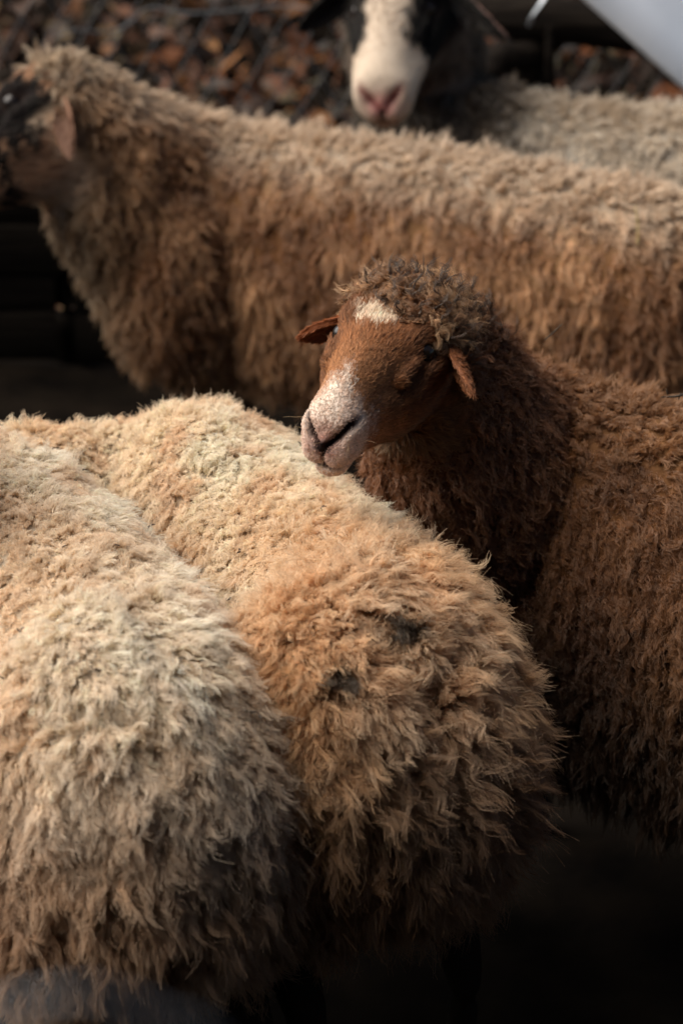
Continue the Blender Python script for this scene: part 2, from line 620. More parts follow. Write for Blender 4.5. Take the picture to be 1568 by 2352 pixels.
def build_sheep(name, label, sp):
    """sp: top (rows x, y, z of the skin's top line, half width, half height; tail to neck), head frame and looks"""
    rng = np.random.default_rng(sp['seed'])
    top = np.array(sp['top'], float)
    geo = Geo()
    ctr = top[:, :3].copy()
    T = unit(np.gradient(ctr, axis=0))
    Lh = unit(np.cross(T, [0, 0, 1.0]))
    U = np.cross(Lh, T)
    ctr = ctr - U * top[:, 4:5]
    chain = catmull(np.hstack([ctr, top[:, 3:5]]), 64)
    Tc = unit(np.gradient(chain[:, :3], axis=0) * [1, 1, .25])
    for k in range(len(chain)):
        lt = unit(np.cross(Tc[k], [0, 0, 1.0]))
        geo.ellipsoid(chain[k, :3], [Tc[k] * min(chain[k, 3], .10), lt * chain[k, 3], np.cross(lt, Tc[k]) * chain[k, 4]], 28, 16)
    nb = sp.get('n_body', 4)                    # stations that belong to the trunk
    rump, wither = ctr[1], ctr[nb - 1]
    ax = unit((wither - rump) * [1, 1, 0])
    lat = np.cross(ax, [0, 0, 1.0])
    hw = top[1, 3]
    up = np.array([0, 0, 1.0])
    base = np.array([*(rump + wither)[:2] / 2, 0.0])
    for s in (-1, 1):
        # haunch and shoulder
        geo.ellipsoid(rump + lat * s * hw * .45 - up * .06, [ax * .13, lat * hw * .62, up * .17])
        geo.ellipsoid(wither + lat * s * hw * .42 - up * .07 - ax * .02, [ax * .11, lat * hw * .6, up * .16])
        # legs
        h = rump + lat * s * hw * .62
        gz = float(ground_z(np.array([h]))[0])
        q = [h - up * .10, h + ax * .05 + up * (-h[2] + gz + .33), h - ax * .07 + up * (-h[2] + gz + .20), h - ax * .05 + up * (-h[2] + gz + .06), h - ax * .03 + up * (-h[2] + gz + .012)]
        geo.tube(q, [.085, .055, .028, .022, .028], k=12)
        h = wither + lat * s * hw * .6 + ax * sp.get('fore', 0)
        gz = float(ground_z(np.array([h]))[0])
        q = [h - up * .10, h + up * (-h[2] + gz + .30) - ax * .01, h + up * (-h[2] + gz + .19) + ax * .01, h + up * (-h[2] + gz + .06), h + up * (-h[2] + gz + .012) + ax * .015]
        geo.tube(q, [.075, .042, .028, .021, .027], k=12)
    # tail
    t0 = ctr[0] + up * top[0, 4] * .55
    tl = sp.get('tail', .16)
    geo.tube([t0 + ax * .05 + up * .01, t0 - ax * .05 - up * .02, t0 - ax * .075 - up * tl * .6, t0 - ax * .07 - up * tl], [.035, .036, .028, .018], k=10, up=lat)
    for (c_, a_) in sp.get('lumps', []):
        geo.ellipsoid(np.asarray(c_), np.asarray(a_))
    # head
    hd = sp['head']
    o, sc = np.asarray(hd['eye']), hd['scale']
    f = unit(hd['f'])
    l = unit(np.asarray(hd['l']) - f * (np.asarray(hd['l']) @ f))
    u_ = np.cross(l, f)
    R3 = np.stack([l, f, u_], 1)               # columns: head axes in the world
    off = np.array([0, 0, .028]) * sc          # the eye line sits above the head's axis
    Rg = head_rings(sc, hd.get('roman', 0.0), muzzle=hd.get('muzzle', 1.0))
    geo.rings((Rg - off) @ R3.T + o)
    # throat and neck up to the skull
    sk = o + R3 @ (np.array([0, -.075, -.020]) * sc - off)
    nk = catmull([np.r_[ctr[-2], top[-2, 3:5]], np.r_[ctr[-1], top[-1, 3:5]], np.r_[(ctr[-1] * .45 + sk * .55), hd.get('neck', .085), hd.get('neck_h', hd.get('neck', .085) * 1.15)], np.r_[sk, .062 * sc, .076 * sc]], 40)
    Tn = unit(np.gradient(nk[:, :3], axis=0))
    for k in range(12, len(nk)):
        lt = unit(np.cross(Tn[k], [0, 0, 1.0]))
        geo.ellipsoid(nk[k, :3], [Tn[k] * min(nk[k, 3], .06), lt * nk[k, 3], np.cross(lt, Tn[k]) * nk[k, 4]], 24, 14)
    raw = geo.mesh('raw')
    ro = link('raw', raw)
    md = ro.modifiers.new('r', 'REMESH')
    md.mode = 'VOXEL'
    md.voxel_size = sp['voxel']
    md2 = ro.modifiers.new('s', 'SMOOTH')
    md2.factor = .5
    md2.iterations = sp.get('smooth', 8)
    dg = bpy.context.evaluated_depsgraph_get()
    dg.update()
    me = bpy.data.meshes.new_from_object(ro.evaluated_get(dg))
    bpy.data.objects.remove(ro)
    bpy.data.meshes.remove(raw)
    me.name = 'body'
    V, Tt, N, A = tri_arrays(me)
    for (pa, pb, dep, wd) in sp.get('creases', []):
        bv = BVHTree.FromPolygons(V.tolist(), Tt.tolist())
        hit = [bv.ray_cast(Vector(CAM), Vector(unit(ray(*p_))))[0] for p_ in (pa, pb)]
        if None in hit:
            continue
        e_, _ = seg_dist(V, hit[0], np.array(hit[1]) + 1e-5)
        V = V - N * (dep * np.exp(-(e_ / wd) ** 2))[:, None]
    # features of the face
    q = ((V - o) @ R3 + off) / sc
    inh = (np.abs(q[:, 0]) < .12) & (q[:, 1] > -.15) & (q[:, 1] < .24) & (np.abs(q[:, 2]) < .16)
    d, msk = face_features(q)
    V = V + N * (d * inh * sc)[:, None]
    M = {k: v * inh for k, v in msk.items()}
    me.vertices.foreach_set('co', (V - base).astype(np.float32).ravel())
    me.update()
    V, Tt, N, A = tri_arrays(me)
    V = V + base
    S = (V, Tt, N, A)
    # masks: face (short hair) against fleece
    line = hd.get('wool_line', -.035)
    face = sstep(line - .010, line + .010, q[:, 1] - hd.get('line_z', 0) * np.clip(q[:, 2], 0, 1) - hd.get('line_x', 0) * (sstep(.03, -.02, q[:, 0]) - .7 * sstep(.02, .05, q[:, 0])) * (q[:, 2] > 0.02) + .006 * NB0(V) + .004 * NC0(V)) * inh
    hb_, hw_ = np.interp(q[:, 1], HS, HB), np.interp(q[:, 1], HS, HW) * 1.15
    face = face * sstep(-.022, -.008, q[:, 2] - hb_) * sstep(.024, .010, np.abs(q[:, 0]) - hw_)
    legs = sstep(.30, .22, V[:, 2])
    ctx = dict(o=o, R3=R3, off=off, sc=sc, ax=ax, lat=lat, rump=rump, wither=wither, base=base, head=hd, ctr=ctr)
    ctx['toh'] = lambda p: ((p - o) @ R3 + off) / sc
    fleece_col, face_col = sp['fleece_col'], sp['face_col']
    ctx['spots'] = []
    if sp.get('spots'):
        bv = BVHTree.FromPolygons(V.tolist(), Tt.tolist())
        ctx['spots'] = [np.array(h_) for h_ in (bv.ray_cast(Vector(CAM), Vector(unit(ray(*p_))))[0] for p_ in sp['spots']) if h_ is not None]
    Cb = fleece_col(V, N, rng, ctx) * .45  # skin below the wool darkened for the shade between locks
    Cf = face_col(q, rng)
    for key, cc in (('mouth', hd.get('mouth_col', lin(70, 38, 32))), ('pad', hd.get('pad_col', lin(38, 35, 37))), ('nostril', hd.get('nostril_col', lin(40, 22, 18))), ('philtrum', lin(20, 16, 16))):
        w_ = np.clip(M[key] * 1.5, 0, 1)[:, None]
        Cf = Cf * (1 - w_) + cc * w_
    lid = np.clip(1.3 * np.exp(-(((q[:, 1] - .006) / .016) ** 2 + ((q[:, 2] - .0255) / .009) ** 2)) * (np.abs(q[:, 0]) > .03), 0, 1)[:, None]
    Cf = Cf * (1 - lid) + lin(34, 24, 20) * lid
    C = Cb * (1 - face[:, None]) + Cf * face[:, None]
    C = C * (1 - legs[:, None]) + lin(34, 25, 19) * legs[:, None]
    set_col(me, C)
    smooth(me)
    root = bpy.data.objects.new(name, None)
    root.empty_display_size = .1
    COL.objects.link(root)
    root.location = base
    tag(root, label, 'sheep', 'sheep crowded in the pen')
    me.materials.clear()
    body = link('body', me, M_SKIN, root)
    ctx['face_w'] = face
    # eyes
    for s in (-1, 1):
        g2 = Geo()
        c0 = o + R3 @ (np.array([s * hd.get('eye_x', .0480), .006, .0255]) * sc - off)
        g2.ellipsoid(c0, R3.T * (.0115 * sc), 20, 14)
        em = g2.mesh('eye', base)
        smooth(em)
        link('eye', em, M_EYE, root)
    # fleece
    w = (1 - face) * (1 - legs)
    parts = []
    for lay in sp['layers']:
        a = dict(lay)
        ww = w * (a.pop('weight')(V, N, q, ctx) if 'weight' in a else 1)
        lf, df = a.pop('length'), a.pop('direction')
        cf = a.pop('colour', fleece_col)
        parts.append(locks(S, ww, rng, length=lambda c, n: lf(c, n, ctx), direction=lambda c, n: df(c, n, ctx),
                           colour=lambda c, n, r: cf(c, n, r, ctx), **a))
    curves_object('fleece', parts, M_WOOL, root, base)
    # short face hair lies back from the nose
    nf = sp.get('n_face', 0)
    if nf:
        qa = np.abs(q[:, 0])
        eyem = np.exp(-(((q[:, 1] - .006) / .017) ** 2 + ((q[:, 2] - .0255) / .010) ** 2)) * (qa > .03)
        bare = np.clip(M['pad'] + M['philtrum'] * 2 + M['mouth'] * 1.6 + M['nostril'] * 1.4 + eyem * 1.5, 0, 1)
        wf = face * (1 - np.clip(bare * 1.6, 0, 1))

        def fdir(c, n):
            back = -f + .15 * u_
            return back * 1.0 + n * .22

        def fcol(c, n, r):
            return face_col(ctx['toh'](c) + r.normal(0, .0022, c.shape), r)

        def flen(c, n):
            qq = ctx['toh'](c)
            return (.0026 + .0070 * sstep(.15, .04, qq[:, 1]) + .006 * sstep(-.05, -.07, qq[:, 2]) * sstep(.14, .10, qq[:, 1])) * sc
        ph = locks(S, wf, rng, nf, 3, 3, flen, fdir, fcol, K=4, lock_r=.0032, sub_r=.0018, clump=.12, sub_clump=.35, curl=.0006,
                   turns=.6, gravity=.25, frizz=.0005, rad=.00024, fly=.05, dir_var=.13, col_var=.22, coh=.14, coh_f=30, sink=.0006, lift=.18)
        hair = [ph]
        if sp.get('whiskers'):
            hair.append(locks(S, face * sstep(.12, .15, q[:, 1]) * sstep(0, -.02, q[:, 2]), rng, 26, 1, 1, lambda c, n: np.full(len(c), .024), lambda c, n: n + f * .2,
                              lambda c, n, r: np.tile(lin(190, 165, 130), (len(c), 1)), K=6, lock_r=0, sub_r=0, curl=.002, turns=.4, gravity=.3, rad=.00012))
        curves_object('face_hair', hair, M_FACE, body, base)
    return root, ctx


def std_dir(tail=.25, grav=.55, nrm=1.0):
    def f(c, n, x):
        side = np.sqrt(np.clip(1 - n[:, 2] ** 2, 0, 1))[:, None]
        return n * nrm - x['ax'] * tail + np.array([0, 0, -1.0]) * grav * side
    return f


def mixc(a, b, t):
    t = np.clip(t, 0, 1)[:, None]
    return a * (1 - t) + b * t


def rows(pts):
    return [(*p, w, h) for p, w, h in pts]


NA, NB, NC = Noise(11, 3.0), Noise(12, 9.0), Noise(13, 22.0)
UPV = np.array([0, 0, 1.0])


# ---- white sheep, rump towards the lens, at the left edge
def col_white(p, n, r, x):
    side = ((p - x['rump']) @ x['lat'])
    c = mixc(lin(228, 202, 170), lin(242, 232, 215), .58 + .22 * NA(p) + .18 * NB(p) + .18 * sstep(.02, .14, side))
    c = mixc(c, lin(210, 168, 122), sstep(.2, .9, NB(p + 3) + .4 * NC(p)) * .28)
    c = mixc(c, lin(156, 112, 72), sstep(.67, .42, p[:, 2]) * .85)  # lower rump wool coloured darker to carry the falloff into shade
    return c


def dir_rump(c, n, x):
    side = np.sqrt(np.clip(1 - n[:, 2] ** 2, 0, 1))[:, None]
    return n * .9 - x['ax'] * .30 - UPV * .75 * side


def dir_soft(tail=.25, grav=.3, nrm=1.0):
    def f(c, n, x):
        side = np.sqrt(np.clip(1 - n[:, 2] ** 2, 0, 1))[:, None]
        return n * nrm - x['ax'] * tail - UPV * grav * side
    return f


def rumpness(c, x):
    return sstep(.24, -.14, (c - x['rump']) @ x['ax'])


S1 = dict(seed=21, creases=[((20, 1690), (170, 1640), .034, .011), ((170, 1640), (330, 1660), .034, .011), ((330, 1660), (380, 1745), .032, .011), ((150, 1830), (215, 1950), .026, .011), ((470, 1930), (560, 1870), .012, .012), ((80, 1750), (60, 1880), .014, .010), ((560, 2000), (640, 2080), .010, .012)], voxel=.009, smooth=22, n_body=4, tail=.20,
          top=rows([(at_z(391, 1690, .63), .14, .155), (at_z(350, 1515, .715), .19, .225), (at_z(186, 1282, .73), .19, .23), (at_z(-12, 1052, .738), .175, .21),
                    (at_z(-144, 975, .725), .12, .14), (at_z(-244, 930, .76), .09, .11)]),
          head=dict(eye=at_z(-334, 940, .84), f=(-.5, .6, -.5), l=(.75, .65, 0), scale=1.0),
          fleece_col=col_white, face_col=lambda q, r: np.tile(lin(215, 195, 170), (len(q), 1)),
          layers=[dict(n_lock=26000, n_sub=4, n_str=4, length=lambda c, n, x: .021 + .008 * rumpness(c, x) + .004 * NB(c), direction=dir_soft(.42, .55, .62),
                       lock_r=.0060, sub_r=.0036, clump=.20, sub_clump=.40, curl=.0028, turns=1.7, gravity=.35, rad=.00029, dir_var=.08, fly=.12, coh=.22, len_var=.22, frizz=.0013),
                  dict(n_lock=5200, n_sub=4, n_str=7, length=lambda c, n, x: .024 + .011 * rumpness(c, x) + .012 * sstep(.62, .45, c[:, 2]), direction=dir_soft(.34, .7, .6),
                       weight=lambda V, N, q, x: .2 + rumpness(V, x) + sstep(.6, .5, V[:, 2]),
                       lock_r=.0085, sub_r=.0040, clump=.30, sub_clump=.45, curl=.0048, turns=1.5, gravity=.5, rad=.00028, dir_var=.12, coh=.45, fly=.16, frizz=.0018),
                  dict(n_lock=70, n_sub=1, n_str=3, length=lambda c, n, x: np.full(len(c), .009), direction=dir_soft(.3, .2, .9), colour=lambda c, n, r, x: np.tile(lin(58, 42, 30), (len(c), 1)),
                       lock_r=.001, sub_r=.0012, clump=.2, sub_clump=.3, curl=.003, turns=.8, rad=.0006, dir_var=.5, K=5, sink=-.012)])
build_sheep('sheep', 'white woolly sheep seen from behind, rump out, standing beside the cream sheep', S1)


# ---- cream sheep in the middle, rump towards the lens
def col_cream(p, n, r, x):
    c = mixc(lin(233, 205, 170), lin(244, 233, 213), .5 + .55 * NA(p) + .2 * NB(p))
    back = (p - x['rump']) @ x['ax']
    c = mixc(c, lin(212, 164, 110), sstep(.26, -.16, back) * .6)
    c = mixc(c, lin(208, 158, 106), sstep(.2, .9, NB(p + 5) + .5 * NC(p)) * .32)
    c = mixc(c, lin(132, 86, 48), sstep(.67, .42, p[:, 2]) * .85)  # dark brown painted in low down to deepen the shade on the hindquarters
    for bx in x['spots']:
        c = mixc(c, lin(48, 38, 29), sstep(.017, .008, np.linalg.norm(p - bx, axis=1) + .004 * NC(p)) * .92)
    return c


S2 = dict(seed=22, spots=[(770, 1545), (945, 1450)], creases=[((870, 1470), (955, 1585), .055, .019), ((1030, 1490), (965, 1585), .055, .019), ((960, 1590), (955, 1700), .035, .016), ((830, 1445), (900, 1415), .022, .010), ((900, 1415), (1010, 1445), .020, .010), ((950, 1500), (955, 1545), -.016, .014), ((700, 1620), (600, 1690), .014, .012), ((1080, 1640), (1180, 1690), .012, .012)], voxel=.009, smooth=22, n_body=5, tail=.15,
          top=rows([(at_z(970, 1570, .61), .125, .14), (at_z(915, 1410, .70), .172, .22), (at_z(795, 1235, .705), .18, .225), (at_z(610, 1085, .70), .17, .195), (at_z(440, 945, .72), .15, .19),
                    (at_z(270, 985, .68), .105, .135), (at_z(130, 1020, .66), .085, .105)]),
          head=dict(eye=at_z(-20, 1090, .62), f=(-.85, .1, -.5), l=(.1, 1, 0), scale=.95),
          fleece_col=col_cream, face_col=lambda q, r: np.tile(lin(215, 195, 170), (len(q), 1)),
          layers=[dict(n_lock=27000, n_sub=4, n_str=4, length=lambda c, n, x: .021 + .010 * rumpness(c, x) + .004 * NB(c), direction=dir_soft(.40, .35, .66),
                       lock_r=.0058, sub_r=.0036, clump=.20, sub_clump=.40, curl=.0028, turns=1.9, gravity=.25, rad=.00028, dir_var=.08, fly=.12, coh=.20, len_var=.22, frizz=.0013),
                  dict(n_lock=5600, n_sub=4, n_str=7, length=lambda c, n, x: .025 + .016 * rumpness(c, x) + .012 * sstep(.62, .45, c[:, 2]), direction=dir_soft(.32, .38, .7),
                       weight=lambda V, N, q, x: .10 + rumpness(V, x) + sstep(.6, .5, V[:, 2]),
                       lock_r=.0085, sub_r=.0040, clump=.27, sub_clump=.48, curl=.0060, turns=1.8, gravity=.35, rad=.00027, dir_var=.12, fly=.20, coh=.45, frizz=.0020),
                  dict(n_lock=70, n_sub=1, n_str=3, length=lambda c, n, x: np.full(len(c), .009), direction=dir_soft(.3, .2, .9), colour=lambda c, n, r, x: np.tile(lin(58, 42, 30), (len(c), 1)),
                       lock_r=.001, sub_r=.0012, clump=.2, sub_clump=.3, curl=.003, turns=.8, rad=.0006, dir_var=.5, K=5, sink=-.012)])
build_sheep('sheep', 'cream sheep with a golden rump, standing between the white and the brown sheep', S2)


# ---- brown sheep with its head turned to the lens
def col_brown(p, n, r, x):
    q = x['toh'](p)
    c = mixc(lin(112, 72, 44), lin(162, 114, 72), .4 + .5 * NA(p) + .3 * NB(p))
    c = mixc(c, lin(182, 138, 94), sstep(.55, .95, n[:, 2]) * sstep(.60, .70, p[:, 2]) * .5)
    c = mixc(c, lin(58, 40, 28), sstep(.60, .30, p[:, 2]) * .85)  # flank wool painted darker towards the belly, standing in for shade
    dn = np.linalg.norm(p - x['o'], axis=1)
    neck = sstep(.50, .20, dn)
    c = mixc(c, lin(128, 82, 50), neck * .8)
    hw = sstep(.19, .13, dn) * sstep(-.01, .02, q[:, 2])
    c2 = mixc(lin(128, 86, 52), lin(196, 160, 122), .42 + .7 * NC(p) + .4 * NB(p))
    c = mixc(c, c2, hw)
    return c


def face_brown(q, r):
    x, y, z = q[:, 0], q[:, 1], q[:, 2]
    ax_ = np.abs(x)
    nz = .006 * np.sin(x * 310 + y * 170) + .004 * np.sin(y * 420 - z * 260)
    c = np.tile(lin(146, 95, 58), (len(q), 1))
    c = mixc(c, lin(172, 124, 84), sstep(.03, .10, y) * .6)
    c = mixc(c, lin(98, 60, 36), sstep(.026, .05, ax_ + nz) * .75 * sstep(.16, .12, y))
    # star on the forehead
    star = sstep(.027, .012, np.sqrt(((x - .009) / 1.3) ** 2 + ((y - .013 + .5 * np.abs(x - .004)) / .8) ** 2) + nz)
    c = mixc(c, lin(228, 210, 186), star * .95)
    # white snout and muzzle
    sn = sstep(.025, .005, ax_ * 1.2 + .45 * np.clip(.130 - y, 0, 1) + 1.5 * nz) * sstep(.080, .105, y + nz) * sstep(-.01, .01, z)
    c = mixc(c, lin(222, 208, 194), sn * .93)
    mz = sstep(.100, .140, y - .5 * np.clip(z, 0, 1) + 1.5 * nz)
    c = mixc(c, lin(222, 204, 190), mz * .92 * (1 - sn))
    pk = np.exp(-((x / .022) ** 2 + ((z + .012) / .020) ** 2)) * sstep(.13, .15, y)
    c = mixc(c, lin(168, 116, 104), np.clip(pk * 1.2, 0, 1) * .75)
    ch = sstep(-.050, -.075, z) * sstep(.15, .10, y)
    c = mixc(c, lin(120, 92, 66), ch * .7)
    return c


W3 = at_z(1330, 905, .74)
EYE3 = at_y(885, 778, 2.76)
f3, l3 = camvec(-.42, -.53, .74), camvec(-.865, .27, -.42)


def poll_w(V, N, q, x):
    return sstep(-.16, -.10, q[:, 1]) * sstep(-.035, .0, q[:, 2]) * (np.abs(q[:, 0]) < .12) * (q[:, 1] < .05) * (q[:, 2] < .14)


def dir_poll(c, n, x):
    return n * .75 + UPV * .25 - x['R3'][:, 1] * .55


def line_short(c, x):
    q = x['toh'](c)
    near = np.linalg.norm(c - x['o'], axis=1) < .2
    return np.where(near, .40 + .60 * sstep(.0, -.07, q[:, 1] - .02 * (q[:, 0] < 0)), 1.0)


def near_head(c, x):
    return sstep(.22, .12, np.linalg.norm(c - x['o'], axis=1))


S3 = dict(seed=23, fore=.08, voxel=.004, smooth=8, n_body=4, tail=.22,
          top=rows([(W3 + [.80, -.52, -.10], .13, .17), (W3 + [.66, -.43, -.005], .195, .275), (W3 + [.33, -.21, 0.0], .20, .292), (W3 + [0, 0, 0], .17, .25),
                    (at_y(1262, 868, 2.95), .115, .17), (at_y(1165, 792, 2.92), .095, .12)]),
          head=dict(eye=EYE3, f=f3, l=l3, scale=1.08, roman=.004, eye_x=.0512, neck=.092, wool_line=-.040, line_z=.15, line_x=.026),
          fleece_col=col_brown, face_col=face_brown, n_face=22000, whiskers=True,
          layers=[dict(n_lock=26000, n_sub=4, n_str=4, length=lambda c, n, x: (.028 - .010 * near_head(c, x) + .040 * sstep(.45, .22, c[:, 2]) + .004 * NB(c)) * line_short(c, x), direction=std_dir(.30, .75, .62),
                       lock_r=.0066, sub_r=.0034, clump=.30, sub_clump=.55, curl=.0040, turns=2.0, gravity=.5, rad=.00032, dir_var=.14, K=8, coh=.26, len_var=.3),
                  dict(n_lock=1500, n_sub=4, n_str=6, length=lambda c, n, x: (.021 + .007 * NB(c)) * line_short(c, x), direction=dir_poll, weight=poll_w,
                       lock_r=.0055, sub_r=.0026, clump=.50, sub_clump=.6, curl=.0055, turns=2.2, gravity=.1, rad=.00026, dir_var=.5, fly=.12, K=9, col_var=.28, coh=.3, coh_f=20),
                  dict(n_lock=130, n_sub=2, n_str=6, length=lambda c, n, x: np.full(len(c), .036), direction=dir_poll, weight=poll_w,
                       colour=lambda c, n, r, x: np.tile(lin(72, 52, 40), (len(c), 1)),
                       lock_r=.003, sub_r=.002, clump=.9, sub_clump=.8, curl=.006, turns=2.0, gravity=-.1, rad=.00028, dir_var=.4, K=9, col_var=.2)])
r3, x3 = build_sheep('sheep', 'brown sheep with a white forehead star and pale muzzle, turning its head', S3)
ebase = x3['base']
hd3 = lambda x, y, z: x3['o'] + x3['R3'] @ (np.array([x, y, z]) * x3['sc'] - x3['off'])
make_ear(hd3(.062, -.042, .018), at_y(688, 772, 2.82), camvec(-.1, -.8, .6), .040, r3, ebase, lin(150, 88, 50), lin(96, 52, 34), lin(170, 104, 64), cup=1.1)
make_ear(hd3(-.067, -.042, .012), at_y(1097, 905, 2.68), camvec(-.55, -.55, .4), .046, r3, ebase, lin(120, 74, 46), lin(74, 46, 34), lin(190, 128, 86), cup=1.2)


# ---- tan sheep standing across behind
def col_tan(p, n, r, x):
    q = x['toh'](p)
    c = mixc(lin(140, 94, 56), lin(196, 152, 108), .45 + .45 * NA(p) + .35 * NB(p))
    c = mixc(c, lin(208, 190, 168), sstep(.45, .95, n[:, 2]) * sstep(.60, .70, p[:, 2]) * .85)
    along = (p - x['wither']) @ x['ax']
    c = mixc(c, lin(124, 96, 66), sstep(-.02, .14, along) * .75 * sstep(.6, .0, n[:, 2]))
    c = mixc(c, mixc(lin(110, 84, 58), lin(190, 170, 142), .5 + .8 * NC(p)), sstep(.05, .2, along) * .6)
    return c


def face_tan(q, r):
    x, y, z = q[:, 0], q[:, 1], q[:, 2]
    nz = .008 * np.sin(x * 210 + y * 190 + z * 130)
    c = np.tile(lin(160, 122, 94), (len(q), 1))
    eye = sstep(.046, .036, np.sqrt(((y - .010) / 1.15) ** 2 + ((z - .012) / 1.2) ** 2) + nz) * (np.abs(x) > .02)
    c = mixc(c, lin(22, 17, 16), eye)
    c = mixc(c, lin(214, 186, 156), sstep(.022, .010, np.abs(y + .012 - .15 * z) + nz) * sstep(.0, -.02, z))
    c = mixc(c, lin(186, 158, 132), sstep(-.07, -.085, z))
    st = sstep(.016, .008, np.abs(y - .045 + z * .35) + nz) * sstep(.0, -.02, z)
    c = mixc(c, lin(30, 22, 19), st)
    return c


W4 = at_z(530, 290, .72)
R4 = at_z(1560, 462, .715)
A4 = unit((W4 - R4) * [1, 1, 0])
EYE4 = at_y(32, 256, 4.22)
CH4 = at_y(372, 620, 4.22)
S4 = dict(seed=24, lumps=[(CH4, [A4 * .145, np.array([0.3, .95, 0]) * .11, UPV * .20])], voxel=.009, smooth=24, n_body=4, tail=.22,
          top=rows([(R4 - A4 * .16 - [0, 0, .09], .11, .13), (R4, .17, .235), (R4 * .5 + W4 * .5 + [0, 0, .012], .18, .255), (W4, .16, .25),
                    (at_y(372, 228, 4.27), .13, .175), (at_y(262, 172, 4.26), .11, .12)]),
          head=dict(eye=EYE4, f=camvec(-.80, -.50, .22), l=camvec(.15, .05, -1), scale=1.44, neck=.105, neck_h=.105, wool_line=-.042),
          fleece_col=col_tan, face_col=face_tan, n_face=2500,
          layers=[dict(n_lock=15000, n_sub=4, n_str=4, length=lambda c, n, x: .030 + .006 * NB(c), direction=std_dir(.2, .8, .62),
                       lock_r=.0082, sub_r=.0040, clump=.42, sub_clump=.6, curl=.004, turns=1.4, gravity=.5, rad=.00042, dir_var=.15, coh=.3)])
r4, x4 = build_sheep('sheep', 'tan sheep with black eye patches standing side on behind the brown one', S4)
hd4 = lambda x, y, z: x4['o'] + x4['R3'] @ (np.array([x, y, z]) * x4['sc'] - x4['off'])
make_ear(at_y(146, 232, 4.15), at_y(166, 362, 4.08), camvec(-.55, .05, .8), .050, r4, x4['base'], lin(150, 114, 92), lin(92, 64, 52), lin(186, 148, 124), cup=1.1)
make_ear(hd4(.062, -.055, .035), hd4(.15, -.06, .0), -x4['R3'][:, 2], .062, r4, x4['base'], lin(60, 45, 38), lin(150, 105, 92), lin(160, 130, 110))


# ---- black and white faced sheep at the back
def col_grey(p, n, r, x):
    q = x['toh'](p)
    c = mixc(lin(176, 156, 132), lin(222, 212, 196), .5 + .5 * NA(p) + .3 * NB(p))
    dn = np.linalg.norm(p - x['o'], axis=1)
    c = mixc(c, lin(58, 46, 36), sstep(.40, .26, dn) * .92)
    return c


def face_grey(q, r):
    x, y, z = q[:, 0], q[:, 1], q[:, 2]
    ax_ = np.abs(x)
    nz = .004 * np.sin(x * 210 + y * 190 + z * 130)
    c = np.tile(lin(182, 166, 148), (len(q), 1))
    blk = sstep(.027, .034, ax_ + nz + .05 * np.clip(y, 0, 1)) * sstep(.085, .070, y + nz - z * .3) * sstep(-.055, -.035, z)
    c = mixc(c, lin(14, 12, 12), blk)
    c = mixc(c, lin(62, 46, 36), sstep(-.02, -.05, z) * sstep(.12, .08, y) * .8)  # jaw sides: dark wool colour with shadow painted in
    pk = np.exp(-((x / .020) ** 2 + ((y - .178) / .016) ** 2 + ((z + .006) / .018) ** 2))
    c = mixc(c, lin(214, 150, 142), np.clip(pk * 1.4, 0, 1) * .85)
    return c


W5 = at_z(1230, 235, .67)
R5 = at_z(1820, 290, .67)
A5 = unit((W5 - R5) * [1, 1, 0])
EYE5 = at_y(902, 14, 4.62)
S5 = dict(seed=25, voxel=.009, smooth=6, n_body=4, tail=.22,
          top=rows([(R5 - A5 * .14 - [0, 0, .09], .11, .13), (R5, .16, .18), (R5 * .5 + W5 * .5, .165, .19), (W5, .14, .185),
                    (W5 + A5 * .10 + [0, 0, .03], .12, .15), (W5 + A5 * .16 + [0, 0, .08], .10, .12)]),
          head=dict(eye=EYE5, f=camvec(-.14, -.76, .64), l=camvec(-.95, .12, -.32), scale=1.38, muzzle=1.36, neck=.115, wool_line=-.045, pad_col=lin(206, 146, 138), nostril_col=lin(130, 76, 72), mouth_col=lin(120, 84, 76)),
          fleece_col=col_grey, face_col=face_grey, n_face=2500,
          layers=[dict(n_lock=9000, n_sub=4, n_str=4, length=lambda c, n, x: .030 + .006 * NB(c), direction=std_dir(.2, .8, .62),
                       lock_r=.0095, sub_r=.0042, clump=.5, sub_clump=.7, curl=.004, turns=1.4, gravity=.5, rad=.00050, dir_var=.15, coh=.3)])
r5, x5 = build_sheep('sheep', 'sheep with black eye patches, black ears, white blaze and pink nose facing forward', S5)
hd5 = lambda x, y, z: x5['o'] + x5['R3'] @ (np.array([x, y, z]) * x5['sc'] - x5['off'])
make_ear(hd5(.060, -.05, .03), at_y(682, 68, 4.66), camvec(-.1, -.6, .7), .062, r5, x5['base'], lin(14, 12, 12), lin(24, 18, 17), lin(14, 12, 12), cup=1.0)
make_ear(hd5(-.062, -.05, .03), at_y(1158, 100, 4.52), camvec(.9, .2, .3), .058, r5, x5['base'], lin(14, 12, 12), lin(120, 92, 84), lin(150, 118, 108), cup=1.0)


